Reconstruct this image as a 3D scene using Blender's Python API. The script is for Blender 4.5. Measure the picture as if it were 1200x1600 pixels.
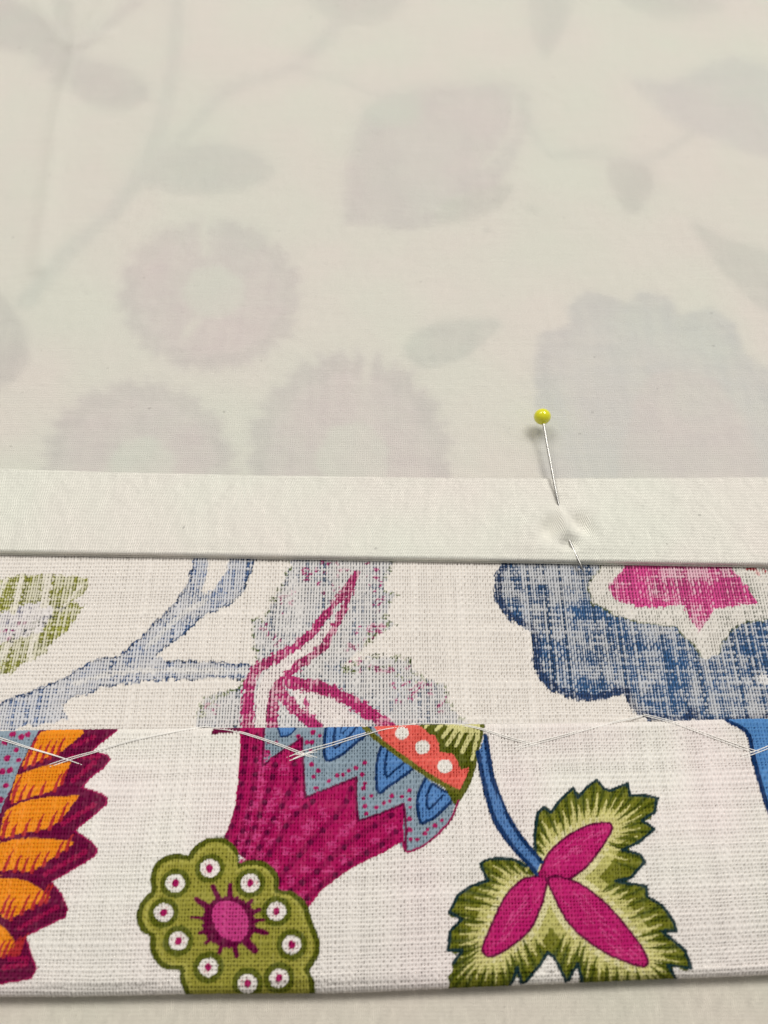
import bpy, math
import numpy as np
rng = np.random.default_rng(7)

# ------------------------------------------------------------------ clear
for o in list(bpy.data.objects):
    bpy.data.objects.remove(o, do_unlink=True)
SC = bpy.context.scene
COL = SC.collection
MM = 0.001                                   # everything is laid out in millimetres

# ------------------------------------------------------------------ camera
F_PX, PITCH, DIST = 1500.0, math.radians(59.3), 162.0     # photo is 1200 x 1600
FWD = np.array([0.0, math.cos(PITCH), -math.sin(PITCH)])
UPV = np.array([0.0, math.sin(PITCH), math.cos(PITCH)])
CAM = -DIST * FWD
cd = bpy.data.cameras.new('camera')
cam = bpy.data.objects.new('camera', cd)
COL.objects.link(cam)
cam.location = tuple(CAM * MM)
cam.rotation_euler = (math.pi / 2 - PITCH, 0, 0)
cd.sensor_fit = 'VERTICAL'
cd.sensor_height = 32.0
cd.sensor_width = 24.0
cd.lens = F_PX / 1600.0 * 32.0
cd.clip_start = 0.002
cd.clip_end = 20.0
cd.dof.use_dof = True
cd.dof.focus_distance = 0.150
cd.dof.aperture_fstop = 30.0 / 1.7
SC.camera = cam

# ------------------------------------------------------------------ world, lamps, exposure
w = bpy.data.worlds.new('World')
SC.world = w
w.use_nodes = True
bg = w.node_tree.nodes['Background']
bg.inputs[0].default_value = (1.0, 0.965, 0.92, 1)
bg.inputs[1].default_value = 0.285


def area(name, loc, target, size, power, color):
    l = bpy.data.lights.new(name, 'AREA')
    l.shape = 'RECTANGLE'
    l.size, l.size_y = size
    l.energy = power
    l.color = color
    o = bpy.data.objects.new(name, l)
    COL.objects.link(o)
    o.location = loc
    d = np.array(target) - np.array(loc)
    from mathutils import Vector
    o.rotation_euler = Vector(d).to_track_quat('-Z', 'Y').to_euler()
    return o


area('ceiling_panel_light', (0.75, 0.85, 1.80), (0, 0.02, 0), (1.10, 0.60), 30.5, (1.0, 0.97, 0.92))
area('ceiling_panel_light', (-0.70, 0.95, 1.80), (0, 0.02, 0), (1.10, 0.60), 16.0, (1.0, 0.96, 0.90))
SC.view_settings.view_transform = 'Standard'
SC.view_settings.look = 'None'
SC.view_settings.exposure = 0.0
SC.view_settings.gamma = 1.0
SC.view_settings.use_curve_mapping = False


# ------------------------------------------------------------------ helpers: view geometry
def unproj(px, py, z=0.0):
    px = np.asarray(px, float); py = np.asarray(py, float)
    a = (px - 600) / F_PX
    b = -(py - 800) / F_PX
    dy = FWD[1] + b * UPV[1]
    dz = FWD[2] + b * UPV[2]
    t = (z - CAM[2]) / dz
    return a * t + CAM[0], CAM[1] + dy * t


def proj(X, Y, Z):
    dx = X - CAM[0]; dy = Y - CAM[1]; dz = Z - CAM[2]
    d = dy * FWD[1] + dz * FWD[2]
    u = dy * UPV[1] + dz * UPV[2]
    return 600 + F_PX * dx / d, 800 - F_PX * u / d


def lin(c):
    c = np.array(c, float) / 255.0
    return np.where(c <= 0.04045, c / 12.92, ((c + 0.055) / 1.055) ** 2.4)


def sm(a, b, x):
    t = np.clip((x - a) / (b - a), 0, 1)
    return t * t * (3 - 2 * t)


_NT = {}


def noise2(x, y, cell, seed=0, cell_y=None):
    """smooth value noise in 0..1"""
    cy = cell_y or cell
    if seed not in _NT:
        _NT[seed] = np.random.default_rng(1000 + seed).random((256, 256))
    T = _NT[seed]
    fx = x / cell + 71.3; fy = y / cy + 37.7
    ix = np.floor(fx).astype(int); iy = np.floor(fy).astype(int)
    tx = fx - ix; ty = fy - iy
    tx = tx * tx * (3 - 2 * tx); ty = ty * ty * (3 - 2 * ty)
    g = lambda a, b: T[a % 256, b % 256]
    return ((g(ix, iy) * (1 - tx) + g(ix + 1, iy) * tx) * (1 - ty)
            + (g(ix, iy + 1) * (1 - tx) + g(ix + 1, iy + 1) * tx) * ty)


def spline(P, closed=False, n=6):
    P = np.asarray(P, float)
    m = len(P)
    out = []
    segs = m if closed else m - 1
    for i in range(segs):
        if closed:
            p0, p1, p2, p3 = P[(i - 1) % m], P[i], P[(i + 1) % m], P[(i + 2) % m]
        else:
            p0, p1, p2, p3 = P[max(i - 1, 0)], P[i], P[i + 1], P[min(i + 2, m - 1)]
        t = np.linspace(0, 1, n, endpoint=False)[:, None]
        out.append(0.5 * ((2 * p1) + (-p0 + p2) * t + (2 * p0 - 5 * p1 + 4 * p2 - p3) * t ** 2
                          + (-p0 + 3 * p1 - 3 * p2 + p3) * t ** 3))
    if not closed:
        out.append(P[-1:])
    return np.concatenate(out)


# ------------------------------------------------------------------ helpers: objects
def tag(o, label=None, cat=None, group=None, kind=None):
    if label: o['label'] = label
    if cat: o['category'] = cat
    if group: o['group'] = group
    if kind: o['kind'] = kind
    return o


def empty(name, loc=(0, 0, 0)):
    o = bpy.data.objects.new(name, None)
    o.empty_display_size = 0.01
    o.location = loc
    COL.objects.link(o)
    return o


def mesh_obj(name, V, Fq, mat, parent=None, smooth=True, cols=None):
    """V in mm, Fq int array (n,4) or (n,3)"""
    V = np.asarray(V, np.float32) * MM
    Fq = np.asarray(Fq, np.int32)
    me = bpy.data.meshes.new(name)
    k = Fq.shape[1]
    me.vertices.add(len(V))
    me.vertices.foreach_set('co', V.ravel())
    me.loops.add(Fq.size)
    me.loops.foreach_set('vertex_index', Fq.ravel())
    me.polygons.add(len(Fq))
    me.polygons.foreach_set('loop_start', np.arange(0, Fq.size, k, dtype=np.int32))
    me.polygons.foreach_set('loop_total', np.full(len(Fq), k, np.int32))
    me.polygons.foreach_set('use_smooth', np.full(len(Fq), smooth, bool))
    me.update(calc_edges=True)
    if cols is not None:
        at = me.color_attributes.new('Col', 'FLOAT_COLOR', 'POINT')
        c = np.ones((len(V), 4), np.float32)
        c[:, :3] = cols
        at.data.foreach_set('color', c.ravel())
    me.materials.append(mat)
    o = bpy.data.objects.new(name, me)
    COL.objects.link(o)
    if parent is not None:
        o.parent = parent
    return o


def grid_faces(nu, nv):
    i = np.arange(nu * nv).reshape(nv, nu)
    return np.stack([i[:-1, :-1], i[:-1, 1:], i[1:, 1:], i[1:, :-1]], -1).reshape(-1, 4)


def tube(P, R, sides=8, cap=True):
    P = np.asarray(P, float)
    R = np.broadcast_to(np.asarray(R, float), (len(P),))
    T = np.gradient(P, axis=0)
    T /= np.linalg.norm(T, axis=1)[:, None] + 1e-12
    ref = np.array([0.0, 0.0, 1.0])
    N1 = np.cross(T, ref); N1 /= np.linalg.norm(N1, axis=1)[:, None] + 1e-12
    N2 = np.cross(T, N1)
    a = np.linspace(0, 2 * math.pi, sides, endpoint=False)
    V = (P[:, None] + R[:, None, None] * (np.cos(a)[None, :, None] * N1[:, None] + np.sin(a)[None, :, None] * N2[:, None])).reshape(-1, 3)
    Fq = []
    for i in range(len(P) - 1):
        for k in range(sides):
            k2 = (k + 1) % sides
            Fq.append((i * sides + k, i * sides + k2, (i + 1) * sides + k2, (i + 1) * sides + k))
    if cap:
        V = np.concatenate([V, P[:1], P[-1:]])
        n = len(P) * sides
        for k in range(sides):
            k2 = (k + 1) % sides
            Fq.append((n, k2, k, n)); Fq.append((n + 1, n - sides + k, n - sides + k2, n + 1))
    # degenerate cap quads -> tiny: shift duplicate index handled by using triangles instead
    return V, [tuple(dict.fromkeys(f)) for f in Fq]


def mesh_py(name, V, Fl, mat, parent=None):
    me = bpy.data.meshes.new(name)
    me.from_pydata([tuple(v * MM for v in p) for p in V], [], Fl)
    me.polygons.foreach_set('use_smooth', [True] * len(me.polygons))
    me.update()
    me.materials.append(mat)
    o = bpy.data.objects.new(name, me)
    COL.objects.link(o)
    if parent is not None:
        o.parent = parent
    return o


# ------------------------------------------------------------------ materials
class NT:
    def __init__(self, name):
        self.m = bpy.data.materials.new(name)
        self.m.use_nodes = True
        self.t = self.m.node_tree
        self.t.nodes.clear()
        self.out = self.t.nodes.new('ShaderNodeOutputMaterial')

    def n(self, typ, ins=None, **kw):
        nd = self.t.nodes.new(typ)
        for k, v in kw.items():
            setattr(nd, k, v)
        for k, v in (ins or {}).items():
            if hasattr(v, 'is_linked') or hasattr(v, 'links'):
                self.t.links.new(v, nd.inputs[k])
            else:
                nd.inputs[k].default_value = v
        return nd

    def math(self, op, a, b=0.0, c=0.0):
        return self.n('ShaderNodeMath', {0: a, 1: b, 2: c}, operation=op).outputs[0]

    def link(self, a, b):
        self.t.links.new(a, b)


def mat_linen():
    k = NT('printed_linen')
    tc = k.n('ShaderNodeTexCoord').outputs['Object']
    at = k.n('ShaderNodeAttribute', attribute_name='Col').outputs['Color']
    fib = k.n('ShaderNodeTexNoise', {'Vector': tc, 'Scale': 7000.0, 'Detail': 3.0}).outputs['Fac']
    big = k.n('ShaderNodeTexNoise', {'Vector': tc, 'Scale': 260.0, 'Detail': 2.0}).outputs['Fac']
    v = k.math('ADD', k.math('MULTIPLY', fib, 0.16), 0.92)
    v = k.math('MULTIPLY', v, k.math('ADD', k.math('MULTIPLY', big, 0.06), 0.97))
    hsv = k.n('ShaderNodeHueSaturation', {'Color': at, 'Value': v}).outputs[0]
    bump = k.n('ShaderNodeBump', {'Height': fib, 'Strength': 0.25, 'Distance': 0.00005}).outputs[0]
    b = k.n('ShaderNodeBsdfPrincipled', {'Base Color': hsv, 'Roughness': 0.85, 'Normal': bump,
                                         'Specular IOR Level': 0.08})
    k.link(b.outputs[0], k.out.inputs[0])
    return k.m


def mat_cotton(name, base, px, py, lean, see, trans, streak, ribs=False):
    """fine cotton lining; px / py = warp and weft spacing in mm, lean = twill slope"""
    k = NT(name)
    tc = k.n('ShaderNodeTexCoord').outputs['Object']
    wob = k.n('ShaderNodeTexNoise', {'Vector': tc, 'Scale': 420.0, 'Detail': 2.0}).outputs['Fac']
    sx = k.n('ShaderNodeSeparateXYZ', {0: tc})
    x, y = sx.outputs[0], sx.outputs[1]
    xx = k.math('ADD', k.math('MULTIPLY', y, lean), x)
    xx = k.math('ADD', xx, k.math('MULTIPLY', wob, 0.0007))
    yy = k.math('ADD', y, k.math('MULTIPLY', wob, 0.0005))
    wa = k.math('SINE', k.math('MULTIPLY', xx, 2 * math.pi / (px * MM)))
    we = k.math('SINE', k.math('MULTIPLY', yy, 2 * math.pi / (py * MM)))
    # slubby weft: long streaks along x
    mp = k.n('ShaderNodeMapping', {'Vector': tc, 'Scale': (60.0, 2600.0, 1.0)}).outputs[0]
    sl = k.n('ShaderNodeTexNoise', {'Vector': mp, 'Scale': 1.0, 'Detail': 3.0}).outputs['Fac']
    mp2 = k.n('ShaderNodeMapping', {'Vector': tc, 'Scale': (2600.0, 90.0, 1.0)}).outputs[0]
    sl2 = k.n('ShaderNodeTexNoise', {'Vector': mp2, 'Scale': 1.0, 'Detail': 3.0}).outputs['Fac']
    if ribs:
        sl, sl2 = sl2, sl
    fib = k.n('ShaderNodeTexNoise', {'Vector': tc, 'Scale': 3800.0, 'Detail': 2.0}).outputs['Fac']
    prod = k.math('MULTIPLY', wa, we)
    a, b_, c_ = streak
    h = k.math('ADD', k.math('MULTIPLY', wa, a), k.math('MULTIPLY', we, b_))
    h = k.math('ADD', h, k.math('MULTIPLY', prod, c_))
    h = k.math('ADD', h, k.math('MULTIPLY', fib, 0.5))
    h = k.math('ADD', h, k.math('MULTIPLY', sl, 0.9))
    bump = k.n('ShaderNodeBump', {'Height': h, 'Strength': 0.85, 'Distance': 0.00007}).outputs[0]
    v = k.math('ADD', k.math('MULTIPLY', sl, 0.07), 0.93)
    v = k.math('ADD', v, k.math('MULTIPLY', sl2, 0.035))
    v = k.math('ADD', v, k.math('MULTIPLY', wa, 0.030 * a))
    v = k.math('ADD', v, k.math('MULTIPLY', we, 0.022 * b_))
    blot = k.n('ShaderNodeTexNoise', {'Vector': tc, 'Scale': 38.0, 'Detail': 3.0}).outputs['Fac']
    ramp = k.n('ShaderNodeValToRGB', {0: blot})
    ramp.color_ramp.elements[0].position = 0.35
    ramp.color_ramp.elements[1].position = 0.65
    ramp.color_ramp.elements[0].color = (base[0] * 1.02, base[1] * 0.985, base[2] * 0.99, 1)
    ramp.color_ramp.elements[1].color = (base[0] * 0.985, base[1] * 1.01, base[2] * 0.985, 1)
    # sparse flecks of seed husk and lint caught in the yarn
    fl = k.n('ShaderNodeTexNoise', {'Vector': tc, 'Scale': 1100.0, 'Detail': 0.0}).outputs['Fac']
    fl = k.n('ShaderNodeMapRange', {'Value': fl, 'From Min': 0.865, 'From Max': 0.90, 'To Min': 0.0, 'To Max': 0.25}).outputs[0]
    v = k.math('SUBTRACT', v, fl)
    hsv = k.n('ShaderNodeHueSaturation', {'Color': ramp.outputs[0], 'Value': v}).outputs[0]
    d = k.n('ShaderNodeBsdfPrincipled', {'Base Color': hsv, 'Roughness': 0.75, 'Normal': bump,
                                         'Specular IOR Level': 0.25, 'Sheen Weight': 0.1}).outputs[0]
    if trans > 0:
        tr = k.n('ShaderNodeBsdfTranslucent', {'Color': hsv, 'Normal': bump}).outputs[0]
        d = k.n('ShaderNodeMixShader', {0: trans, 1: d, 2: tr}).outputs[0]
    if see > 0:
        # the open weave: light slips between the threads
        op = k.math('ADD', k.math('MULTIPLY', prod, -0.06), see)
        tp = k.n('ShaderNodeBsdfTransparent', {0: (1, 1, 1, 1)}).outputs[0]
        d = k.n('ShaderNodeMixShader', {0: op, 1: d, 2: tp}).outputs[0]
    k.link(d, k.out.inputs[0])
    return k.m


def mat_simple(name, color, rough, metal=0.0, coat=0.0, spec=0.5, nscale=0, namp=0.0, **kw):
    k = NT(name)
    tc = k.n('ShaderNodeTexCoord').outputs['Object']
    nz = k.n('ShaderNodeTexNoise', {'Vector': tc, 'Scale': float(nscale or 900), 'Detail': 2.0}).outputs['Fac']
    v = k.math('ADD', k.math('MULTIPLY', nz, 2 * namp), 1 - namp)
    c = k.n('ShaderNodeHueSaturation', {'Color': (*color, 1), 'Value': v}).outputs[0]
    r = k.math('ADD', k.math('MULTIPLY', nz, 0.1), rough - 0.05)
    ins = {'Base Color': c, 'Roughness': r, 'Metallic': metal, 'Coat Weight': coat, 'Specular IOR Level': spec}
    ins.update(kw)
    b = k.n('ShaderNodeBsdfPrincipled', ins)
    k.link(b.outputs[0], k.out.inputs[0])
    return k.m


M_LINEN = mat_linen()
M_LINING = mat_cotton('cream_lining', (0.925, 0.92, 0.856), 0.36, 0.37, 0.0, 0.14, 0.30, (0.15, 0.55, 0.6))
M_BAND = mat_cotton('cream_sateen', (0.90, 0.882, 0.81), 0.27, 0.60, 0.32, 0.0, 0.0, (0.9, 0.1, 0.25), True)
M_COVER = mat_cotton('cream_table_cover', (0.74, 0.70, 0.61), 0.24, 0.5, 0.0, 0.0, 0.0, (0.9, 0.1, 0.1), True)
M_STEEL = mat_simple('polished_steel', (0.33, 0.325, 0.31), 0.27, metal=1.0, nscale=2500, namp=0.06)
M_YELLOW = mat_simple('yellow_glass', (0.76, 0.74, 0.014), 0.08, coat=0.6, nscale=400, namp=0.03)
M_THREAD = mat_simple('white_thread', (0.90, 0.88, 0.84), 0.35, nscale=3000, namp=0.08)


# ------------------------------------------------------------------ print canvas (flat print, in cloth millimetres)
class Canvas:
    def __init__(s, x0, x1, y0, y1, res, inv, ppm):
        s.x0, s.y0, s.res, s.inv, s.ppm = x0, y0, res, inv, ppm
        s.W = int((x1 - x0) * res); s.H = int((y1 - y0) * res)
        s.col = np.ones((s.H, s.W, 3), np.float32)
        s.ink = np.zeros((s.H, s.W), np.float32)       # 0 bare cloth .. 1 printed
        s.bleed = np.zeros((s.H, s.W), np.float32)
        s.lab = np.zeros((s.H, s.W), np.int16)
        s.cur = 0; s.cb = 1.0

    def pts(s, P):
        P = np.asarray(P, float)
        x, y = s.inv(P[:, 0], P[:, 1])
        return np.stack([(x - s.x0) * s.res, (y - s.y0) * s.res], 1)

    def _put(s, sl, m, color, bare):
        c = lin(color)
        if m.dtype == bool:
            m = m.astype(np.float32)
        mm = m[..., None]
        s.col[sl] = s.col[sl] * (1 - mm) + c * mm
        s.ink[sl] = s.ink[sl] * (1 - m) + (0.0 if bare else 1.0) * m
        s.bleed[sl] = s.bleed[sl] * (1 - m) + s.cb * m
        if s.cur:
            q = s.lab[sl]; q[m > 0.5] = s.cur

    def poly(s, P, color, bare=False, smooth=False):
        if smooth:
            P = spline(P, True)
        Q = s.pts(P)
        a = np.maximum(np.floor(Q.min(0)).astype(int) - 1, 0)
        b = np.minimum(np.ceil(Q.max(0)).astype(int) + 1, [s.W, s.H])
        if (b <= a).any():
            return
        m = np.zeros((b[1] - a[1], b[0] - a[0]), bool)
        X1, Y1 = Q[:, 0], Q[:, 1]
        X2, Y2 = np.roll(X1, -1), np.roll(Y1, -1)
        for r in range(a[1], b[1]):
            yy = r + 0.5
            hit = (Y1 <= yy) != (Y2 <= yy)
            if not hit.any():
                continue
            xs = np.sort(X1[hit] + (yy - Y1[hit]) / (Y2[hit] - Y1[hit]) * (X2[hit] - X1[hit]))
            for k in range(0, len(xs) - 1, 2):
                i0 = max(int(round(xs[k])) - a[0], 0); i1 = int(round(xs[k + 1])) - a[0]
                if i1 > i0:
                    m[r - a[1], i0:i1] = True
        s._put((slice(a[1], b[1]), slice(a[0], b[0])), m, color, bare)

    def line(s, P, width, color, bare=False, smooth=True, closed=False, w2=None, soft=0.8):
        """width (and end width w2) in photo pixels"""
        if smooth and len(P) > 2:
            P = spline(P, closed)
            if closed:
                P = np.concatenate([P, P[:1]])
        elif closed:
            P = list(P) + [P[0]]
        Q = s.pts(P)
        k = s.res / s.ppm / 2
        n = len(Q)
        ws = np.linspace(width, width if w2 is None else w2, n) * k
        wm = ws.max() + 2
        a = np.maximum(np.floor(Q.min(0) - wm).astype(int), 0)
        b = np.minimum(np.ceil(Q.max(0) + wm).astype(int), [s.W, s.H])
        if (b <= a).any():
            return
        m = np.zeros((b[1] - a[1], b[0] - a[0]), np.float32)
        for i in range(n - 1):
            p, q = Q[i], Q[i + 1]
            wi = max(ws[i], ws[i + 1]) + 2
            c0 = np.maximum(np.floor(np.minimum(p, q) - wi).astype(int), a)
            c1 = np.minimum(np.ceil(np.maximum(p, q) + wi).astype(int), b)
            if (c1 <= c0).any():
                continue
            gx, gy = np.meshgrid(np.arange(c0[0], c1[0]) + 0.5, np.arange(c0[1], c1[1]) + 0.5)
            d = q - p
            L2 = (d ** 2).sum() + 1e-9
            t = np.clip(((gx - p[0]) * d[0] + (gy - p[1]) * d[1]) / L2, 0, 1)
            dist = np.hypot(gx - p[0] - t * d[0], gy - p[1] - t * d[1])
            ww = ws[i] + (ws[i + 1] - ws[i]) * t
            v = np.clip((ww - dist) / soft + 0.5, 0, 1)
            sl = (slice(c0[1] - a[1], c1[1] - a[1]), slice(c0[0] - a[0], c1[0] - a[0]))
            m[sl] = np.maximum(m[sl], v)
        s._put((slice(a[1], b[1]), slice(a[0], b[0])), m, color, bare)

    def dot(s, x, y, r, color, bare=False):
        s.line([(x, y), (x + 0.01, y)], 2 * r, color, bare, smooth=False)

    def oval(s, x, y, rx, ry, color, bare=False, rot=0.0):
        t = np.linspace(0, 2 * math.pi, 24, endpoint=False)
        c, q = math.cos(rot), math.sin(rot)
        s.poly(np.stack([x + rx * np.cos(t) * c - ry * np.sin(t) * q, y + rx * np.cos(t) * q + ry * np.sin(t) * c], 1), color, bare)

    def sample(s, x, y):
        i = np.clip(((x - s.x0) * s.res).astype(int), 0, s.W - 1)
        j = np.clip(((y - s.y0) * s.res).astype(int), 0, s.H - 1)
        return s.col[j, i], s.ink[j, i], s.bleed[j, i], s.lab[j, i]


# ------------------------------------------------------------------ cloth surfaces
Z_TABLE = -3.85
HEM_Z = 0.75
DROP = 2.0
FOLD_R = 1.30
tx, ty = unproj([0, 300, 550, 760, 900, 1200], [1143, 1139, 1136.5, 1133, 1129, 1124], HEM_Z * 0.7)
TOP = np.polyfit(tx, ty, 2)
bx_, by_ = unproj([0, 250, 490, 840, 1200], [1555, 1554, 1549, 1540, 1520], -2.5)
BOT = np.polyfit(bx_, by_, 2)
L0 = 37.0                                    # flat hem length in cloth millimetres
HX0, HX1 = -104.0, 104.0


def hem_surface(X, s):
    """s: cloth distance below the hem's upper edge -> Y, Z"""
    top = np.polyval(TOP, np.clip(X, -75, 75)) + 0.22 * (noise2(X, 0 * X, 8.0, 140) - 0.5); bot = np.polyval(BOT, np.clip(X, -65, 65)) + 0.5 * (noise2(X, 0 * X, 19.0, 141) - 0.5)
    Fl = top - bot - FOLD_R * 0.85
    f = np.clip(s / L0, None, 1.0)
    Y = top - f * Fl
    r = np.maximum(L0 - s, 0)
    g = DROP * np.clip((20 - r) / 20, 0, 1) ** 2
    Z = HEM_Z - g
    Z = Z - 0.55 * np.exp(-np.maximum(s, 0) / 0.28)             # turned upper edge rolls down to the cloth below
    Z = Z + 0.6 * (noise2(X, s, 17.0, 3) - 0.5) * sm(0, 6, s) + 0.12 * (noise2(X, s, 6.0, 4) - 0.5) * sm(0, 4, s)
    over = np.maximum(s - L0, 0)
    ph = np.minimum(0.2 + over / FOLD_R, math.pi * 0.98)
    zc = HEM_Z - DROP - FOLD_R * math.cos(0.2)
    Y = np.where(over > 0, (top - Fl) - FOLD_R * (np.sin(ph) - math.sin(0.2)), Y)
    Z = np.where(over > 0, zc + FOLD_R * np.cos(ph), Z)
    return Y, Z


S_TAB = np.concatenate([np.linspace(-1, L0, 240), np.linspace(L0 + 0.05, L0 + FOLD_R * 1.5, 30)])


XG = np.linspace(-130, 130, 241)
_xg, _sg = np.meshgrid(XG, S_TAB, indexing='ij')
_yg, _zg = hem_surface(_xg, _sg)
_PP = np.maximum.accumulate(proj(_xg, _yg, _zg)[1], axis=1)
_DG = (_yg - CAM[1]) * FWD[1] + (_zg - CAM[2]) * FWD[2]


def hem_inv(px, py):
    """point seen on the hem -> cloth coordinates"""
    px = np.atleast_1d(np.asarray(px, float)); py = np.atleast_1d(np.asarray(py, float))
    X, _ = unproj(px, py, HEM_Z)
    S = np.zeros_like(X)
    for i in range(len(px)):
        x = X[i]
        for _ in range(3):
            g = int(np.clip(round((x + 130) / 260 * 240), 0, 240))
            pp = _PP[g]
            s = np.interp(py[i], pp, S_TAB)
            d = np.interp(py[i], pp, _DG[g])
            x = (px[i] - 600) / F_PX * d
        if py[i] < pp[0]:
            s = S_TAB[0] - (pp[0] - py[i]) / 9.5
        elif py[i] > pp[-1]:
            s = S_TAB[-1] + (py[i] - pp[-1]) / 11.0
        X[i] = x; S[i] = s
    return X, S


def back_inv(px, py):
    return unproj(px, py, 0.0)


# ---- colours of the print (sRGB as the dye looks in even light)
MAG = (168, 14, 88); MAGL = (194, 62, 126); MAGD = (104, 2, 60); PLUM = (104, 4, 58); CRIM = (150, 12, 72)
ORG = (232, 142, 30); OLV = (152, 148, 58); OLVD = (84, 90, 16); OLVL = (206, 202, 140); NAVY = (14, 50, 98); BLUE = (74, 122, 182)
GREY = (138, 156, 170); CORAL = (224, 98, 88); PINK = (196, 62, 132); WHT = (240, 236, 228); DOT = (164, 20, 92)

# =================================================================== the turned-up hem: right side of the print
H = Canvas(HX0, HX1, -1.5, L0 + 5, 13.0, hem_inv, 11.0)
HN = ['hem']                                 # sub-part names by id
HL = [None]


def motif(c, names, labels, name, label):
    names.append(name); labels.append(label)
    c.cur = len(names) - 1


# --- feathered flower on the left
motif(H, HN, HL, 'printed_petal_flower', 'plum and orange feathered flower print running off the left edge')
edge = [(190, 1128), (183, 1143), (157, 1162), (143, 1175), (167, 1180), (173, 1187), (163, 1199), (140, 1217), (128, 1231), (157, 1240), (168, 1248),
        (166, 1258), (143, 1277), (117, 1298), (143, 1316), (152, 1327), (148, 1338), (117, 1357), (80, 1378), (97, 1398), (106, 1421), (102, 1433),
        (67, 1450), (40, 1463), (50, 1493), (57, 1513), (50, 1528), (27, 1533), (0, 1537), (-40, 1540)]
H.poly(edge + [(-330, 1545), (-330, 1128)], PLUM)
H.line(edge[1:], 3.0, (160, 20, 84), smooth=False)
H.poly([(-330, 1128), (62, 1128), (62, 1143), (48, 1165), (30, 1200), (20, 1228), (8, 1252), (0, 1272), (-330, 1300)], GREY)
for (x, y) in [(8, 1160), (20, 1148), (34, 1152), (44, 1148), (26, 1172), (12, 1185), (30, 1188), (4, 1206), (16, 1204), (10, 1228), (-12, 1170), (-16, 1200), (-10, 1240), (2, 1250)]:
    H.dot(x, y, 4.2 + 1.5 * rng.random(), DOT)
petals = [
    [(68, 1143), (100, 1138), (133, 1143), (120, 1158), (103, 1171), (70, 1186), (36, 1198), (50, 1166)],
    [(30, 1209), (60, 1198), (95, 1191), (113, 1190), (105, 1208), (88, 1232), (45, 1247), (17, 1254), (21, 1230)],
    [(12, 1264), (32, 1253), (62, 1246), (95, 1243), (125, 1243), (112, 1262), (80, 1292), (40, 1301), (2, 1308), (5, 1285)],
    [(-8, 1320), (20, 1311), (50, 1308), (85, 1309), (117, 1314), (92, 1334), (50, 1361), (25, 1359), (-8, 1358)],
    [(-14, 1372), (15, 1370), (42, 1375), (62, 1385), (80, 1401), (58, 1413), (13, 1436), (-2, 1418)],
    [(-20, 1436), (4, 1444), (20, 1462), (33, 1487), (15, 1490), (-20, 1495)]]
for p in petals:
    H.poly(p, ORG, smooth=True)
    q = np.array(p, float)
    k = len(p) // 2
    H.line(spline(q[:k + 1], False), 4.0, PLUM, smooth=False)
    # flame marks rising from the base of each petal
    base = q[k:]
    for t in np.linspace(0.15, 0.9, 7):
        i = t * (len(base) - 1); i0 = int(i); f = i - i0
        b = base[i0] * (1 - f) + base[min(i0 + 1, len(base) - 1)] * f
        ln = 19 + 12 * rng.random()
        H.line([b + (2, 2), b + (ln * 0.30, -ln * 0.55), b + (ln * 0.55, -ln)], 6.4, (176, 44, 50), w2=2.0)
for (x0, y0, x1, y1, n) in [(108, 1183, 158, 1183, 5), (112, 1168, 150, 1150, 4), (92, 1240, 155, 1250, 0), (112, 1222, 150, 1190, 6), (96, 1290, 150, 1256, 7), (68, 1368, 136, 1330, 9), (28, 1452, 92, 1416, 8), (4, 1512, 44, 1506, 5), (12, 1498, 46, 1498, 4)]:
    for i in range(n):
        t = (i + 0.5) / n
        H.oval(x0 + (x1 - x0) * t, y0 + (y1 - y0) * t, 5.2, 4.2, CRIM, rot=-0.4)
H.cur = 0

# --- magenta horn-shaped flower
motif(H, HN, HL, 'printed_trumpet_flower', 'magenta trumpet flower print with blue zigzag collar and coral dotted band')
H.poly([(330, 1148), (333, 1139), (376, 1139), (376, 1144), (352, 1146)], PLUM)
H.poly([(413, 1128), (580, 1128), (602, 1165), (650, 1205), (714, 1246), (704, 1282), (680, 1308), (656, 1324), (634, 1331), (600, 1290), (520, 1280), (440, 1230), (405, 1200)], GREY)
H.poly([(376, 1128), (413, 1128), (412, 1160), (410, 1197), (440, 1174), (472, 1153), (474, 1200), (477, 1247), (517, 1230), (557, 1215), (557, 1250), (559, 1283), (600, 1270), (631, 1256), (630, 1290),
        (631, 1314), (600, 1332), (568, 1347), (537, 1364), (500, 1394), (480, 1421), (440, 1415), (400, 1360), (349, 1312), (357, 1293), (367, 1263), (372, 1220), (375, 1180)], MAG)
dot_rows = [
    [(385, 1146), (384, 1166), (383, 1186), (381, 1206), (378, 1226), (376, 1245), (371, 1264), (363, 1291), (356, 1309)],
    [(401, 1150), (400, 1170), (400, 1190), (399, 1211), (397, 1232), (393, 1254), (387, 1276), (380, 1298), (371, 1318)],
    [(430, 1196), (426, 1215), (420, 1235), (413, 1253), (405, 1274), (397, 1295), (388, 1315), (380, 1335)],
    [(464, 1172), (460, 1194), (462, 1218), (452, 1240), (440, 1260), (428, 1280), (417, 1302), (406, 1324), (396, 1345)],
    [(489, 1252), (477, 1262), (463, 1272), (449, 1290), (436, 1311), (422, 1333), (408, 1354)],
    [(548, 1232), (541, 1253), (523, 1277), (504, 1297), (486, 1316), (468, 1336), (449, 1358), (436, 1376)],
    [(612, 1274), (586, 1290), (559, 1307), (536, 1323), (516, 1342), (496, 1362), (473, 1379), (456, 1393)],
    [(619, 1300), (596, 1319), (573, 1333), (548, 1349), (524, 1366), (501, 1384), (479, 1404)]]
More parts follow.
